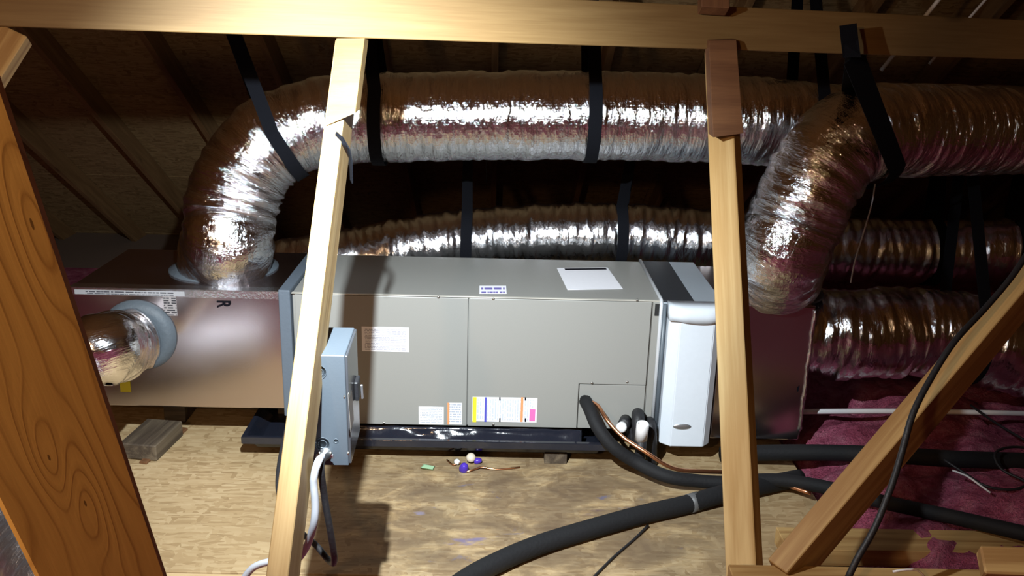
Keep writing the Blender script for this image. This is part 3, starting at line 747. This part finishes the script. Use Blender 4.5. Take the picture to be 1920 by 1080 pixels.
o = tube('grey_cable', [cp, DK(597, 865, 1.64), DK(588, 900, 1.64), DK(591, 945, 1.65), DK(588, 985, 1.66), DK(572, 1030, 1.70), DK(548, 1055, 1.75), DK(510, 1053, 1.78), DK(475, 1064, 1.8), DK(450, 1095, 1.82)], .0085, M_cable_grey, None, 12)
tag(o, 'light grey cable leaving the disconnect box and curling left behind the post', 'cable')
o = tube('black_cable', [cp + V((.006, .003, 0)), DK(602, 870, 1.66), DK(608, 930, 1.68), DK(620, 1000, 1.70), DK(627, 1050, 1.74), DK(618, 1052, 1.80), DK(590, 1020, 1.84), DK(560, 995, 1.9), DK(530, 960, 1.95)], .0078, M_black, None, 12)
tag(o, 'black cable hanging from the disconnect box and looping back behind the post', 'cable')
o = tube('black_cable', [PY(552, 745, -.03), D(545, 775, 3.1), D(536, 815, 2.9), D(525, 870, 2.7), D(523, 920, 2.55), D(535, 965, 2.45), D(560, 1000, 2.40)], .009, M_black, None, 12)
tag(o, 'black cable dropping from the plenum corner left of the post to the floor', 'cable')
# short strap tail stapled on the left post
o = ribbon('strap_tail', [DK(629, 252, 1.80), DK(640, 262, 1.795), DK(653, 278, 1.80), DK(658, 300, 1.82), DK(659, 340, 1.86)], [V((.4, -.3, .8))] * 2 + [V((.3, -.8, .3))] * 3, .016, .003, M_strap)
tag(o, 'short black strap tail nailed to the left post below its splice block', 'strap')

# ------------------------------------------------------------------ pipes and hoses
def pipe(name, pts, r, mat, label, cat='pipe', seg=16, group=None):
    return tag(tube(name, pts, r, mat, None, seg, .02), label, cat, group)
hz = .034
o = pipe('foam_hose', [PZ(760, 1180, hz), PZ(860, 1096, hz), PZ(930, 1056, hz), PZ(1010, 1022, hz), PZ(1100, 994, hz), PZ(1200, 966, hz), PZ(1290, 945, hz), PZ(1360, 925, hz + .01), PZ(1440, 908, hz + .005), PZ(1500, 896, hz)], .033, M_foam, 'thick black foam insulated hose lying across the floor towards the camera', 'hose', 20)
q0, q1 = PZ(1291, 945, hz), PZ(1310, 939, hz); tp = sweep('tape_wrap', [q0, q0.lerp(q1, .5), q1], .0345, plain('grey_tape', (.09, .09, .09), .5), o, 20)
o = pipe('line_set', [gh + V((.002, -.012, 0)), fpx(1106, 768, -.07), fpx(1120, 800, -.13), fpx(1150, 838, -.17), PY(1195, 868, -.18), PZ(1250, 893, .06), PZ(1310, 902, .045), PZ(1370, 905, .045), PZ(1450, 900, .06), PZ(1540, 912, .07), PZ(1650, 940, .085), PZ(1780, 968, .11), PZ(1920, 1000, .14), PZ(2060, 1030, .15)], .025, M_foam, 'black foam insulated refrigerant line from the access panel to the lower right', 'pipe', 18)
copper = [gh + V((.006, -.004, 0)), fpx(1112, 764, -.05) , fpx(1128, 790, -.115), fpx(1158, 822, -.16), fpx(1200, 850, -.21), PZ(1262, 878, .10), PZ(1320, 884, .085), PZ(1400, 888, .07), PZ(1460, 905, .05), PZ(1520, 925, .05)]
for i in (1, 2, 3, 4): copper[i] = copper[i] + V((.016, -.018, .016))
pipe('copper_line', copper, .0075, M_copper, 'thin bare copper tube running beside the black insulated line', 'pipe', 12)
pipe('insulated_pipe', [PZ(1352, 852, .055), PZ(1430, 849, .06), PZ(1560, 849, .09), PZ(1700, 855, .13), PZ(1800, 861, .14), PZ(1960, 866, .14), PZ(2060, 870, .14)], .032, M_foam, 'black insulated pipe crossing the pink insulation behind the diagonal timber', 'pipe', 16)
pipe('conduit', [PZ(1480, 772, .16), PZ(1700, 771, .16), PZ(1960, 776, .16), PZ(2080, 778, .16)], .011, M_pvc, 'thin white pipe lying low behind the right plenum', 'pipe', 10)
# condensate trap: black fitting with white parts
tr_ = empty('drain_trap', PZ(1195, 880, 0), 'black drain fitting with white pipe stub and cap beside the filter cabinet', 'pipe fitting')
b0 = fpx(1182, 812, -.06)
lathe('fitting_body', [(.020, 0), (.034, .004), (.034, .055), (.024, .065), (.024, .085)], M_black, tr_, fpx(1188, 805, -.0), NY, 20)
sweep('elbow', spline([fpx(1196, 778, -.005), fpx(1196, 778, -.05), fpx(1197, 795, -.085), fpx(1198, 830, -.09)], .01), .025, M_black, tr_, 18)
sweep('elbow', spline([fpx(1218, 790, -.01), fpx(1220, 800, -.05), fpx(1222, 830, -.06), PZ(1222, 868, .01)], .01), .021, M_black, tr_, 16)
cpv = fpx(1204, 803, -.14)
lathe('white_stub', [(.024, -.036), (.024, .034), (.021, .038), (.018, .038), (.018, .02)], M_pvc, tr_, cpv + V((0, 0, -.014)), (0.03, -.12, 1), 24)
lathe('stub_leg', [(.021, -.10), (.021, 0)], M_black, tr_, cpv + V((0, 0, -.05)), (0, 0, 1), 16)
lathe('white_cap', [(.014, -.03), (.020, 0), (.021, .012), (.015, .020)], M_pvc, tr_, fpx(1166, 800, -.085), (-.3, -1, .1), 20)
lathe('cap_arm', [(.024, -.07), (.024, -.02), (.018, -.015)], M_black, tr_, fpx(1168, 799, -.08), (-.3, -1, .1), 18)
jj = PZ(1740, 1038, .04)
o = board('joist_plank', (1.72, jj.y, .06), (3.4, jj.y, .06), .13, .06, (0, 0, 1), M_wood, None)
tag(o, 'brown timber lying across the pink insulation behind the rail at the lower right', 'lumber')
# loose black cable in front of the diagonal
pipe('black_cable', [DK(1960, 420, 1.80), DK(1905, 508, 1.76), DK(1850, 575, 1.73), DK(1790, 640, 1.68), DK(1745, 710, 1.65), DK(1712, 775, 1.62), DK(1692, 845, 1.60), DK(1672, 910, 1.58), DK(1640, 990, 1.56), DK(1606, 1050, 1.55), DK(1585, 1095, 1.55)], 0.007, M_black, 'long thin black cable draped in front of the diagonal timber', 'cable', 10)
pipe('thin_wire', [PZ(1215, 985, .012), PZ(1190, 1010, .006), PZ(1150, 1045, .006), PZ(1110, 1085, .006)], .0042, M_black, 'thin dark wire coming out from under the black hose in the foreground', 'wire', 8)
pipe('black_wire', [PZ(1820, 760, .2), PZ(1870, 795, .2), PZ(1930, 830, .2)], .005, M_black, 'thin black wire above the insulation at the right edge', 'wire', 8)
pipe('black_wire', [PZ(1960, 845, .19), PZ(1900, 838, .2), PZ(1866, 850, .2), PZ(1878, 880, .17), PZ(1925, 905, .16), PZ(1900, 918, .15), PZ(1850, 912, .15), PZ(1810, 888, .16), PZ(1770, 862, .18)], .005, M_black, 'looped thin black wire lying over the insulation at the right edge', 'wire', 8)
pipe('white_wire', [PZ(1786, 882, .17), PZ(1812, 892, .17), PZ(1835, 908, .16), PZ(1857, 924, .15)], .0035, M_pvc, 'short white wire end lying on the pink insulation', 'wire', 8)
pipe('hanging_wire', [D(1641, 345, 3.28), D(1634, 385, 3.27), D(1618, 440, 3.27), D(1603, 490, 3.28), D(1595, 530, 3.3)], .0028, M_cable_grey, 'thin pale wire hanging from the wide black strap', 'wire', 8)
pipe('rail_string', [DK(1674, 1072, 1.62), DK(1700, 1068, 1.62), DK(1722, 1070, 1.62), DK(1736, 1085, 1.62)], .0025, M_pvc, 'white string curled on the rail at the bottom right', 'string', 8)
pipe('white_conduit', [D(1810, -62, 3.75), D(1652, 132, 4.05)], .009, M_pvc, 'white conduit slanting under the roof, the left one of two', 'conduit', 10)
pipe('white_conduit', [D(1904, -65, 3.75), D(1742, 120, 4.05)], .006, M_pvc, 'white conduit slanting under the roof, the thinner right one of two', 'conduit', 10)

# ------------------------------------------------------------------ small loose things on the floor
a_ = PZ(290, 842, 0)
wb = board('wood_scrap', PZ(258, 848, .036) + V((0, 0, .0)), PZ(310, 800, .036), .15, .065, NZ, M_wood_dark, None, .004)
tag(wb, 'weathered grey wood block lying on the floor below the left plenum', 'wood block')
ws = board('wood_strip', PZ(268, 868, .006), PZ(346, 803, .006), .030, .010, NZ, M_wood_red, None, .001)
tag(ws, 'thin reddish wood strip beside the weathered wood block', 'wood strip')
c = PZ(870, 880, .0)
def nut(px, py, s, mat, lab, ax=(0.5, -.4, .5)):
    p = PZ(px, py, s * .9)
    o = lathe('wire_nut', [(s * .95, -s), (s, -s * .2), (s * .75, s * .8), (s * .4, s * 1.2)], mat, None, p, ax, 14); tag(o, lab, 'wire nut'); return o
nut(870, 877, .019, M_purple, 'round purple wire nut nearest the camera on the floor by the pan', (.1, -.5, .8))
nut(896, 864, .013, M_purple, 'small purple wire nut under the edge of the drain pan', (1, -.1, .2))
o = lathe('cream_cap', [(.017, -.012), (.019, 0), (.016, .010), (.006, .013)], M_cream, None, PZ(883, 858, .026), (0, -.7, .5), 18); tag(o, 'round cream plastic cap beside the purple wire nuts', 'cap')
o = lathe('white_connector', [(.010, -.012), (.012, 0), (.008, .012)], M_pvc, None, PZ(857, 866, .012), (.3, -.8, .3), 12); tag(o, 'tiny white connector left of the purple wire nuts', 'connector')
pipe('tangled_wire', [PZ(838, 862, .008), PZ(850, 872, .006), PZ(862, 868, .012), PZ(876, 884, .006), PZ(900, 876, .01), PZ(930, 880, .006), PZ(975, 876, .006)], .003, M_copper, 'thin brown wires tangled on the floor by the purple wire nuts', 'wire', 8)
o = mesh_obj('foam_scrap', [PZ(788, 878, .002) , PZ(812, 882, .002), PZ(816, 874, .002), PZ(794, 870, .002), PZ(790, 877, .012), PZ(811, 880, .012), PZ(814, 874, .012), PZ(796, 871, .012)], [(3, 2, 1, 0), (4, 5, 6, 7), (0, 1, 5, 4), (1, 2, 6, 5), (2, 3, 7, 6), (3, 0, 4, 7)], M_green)
tag(o, 'small pale green foam scrap on the floor in front of the drain pan', 'scrap')
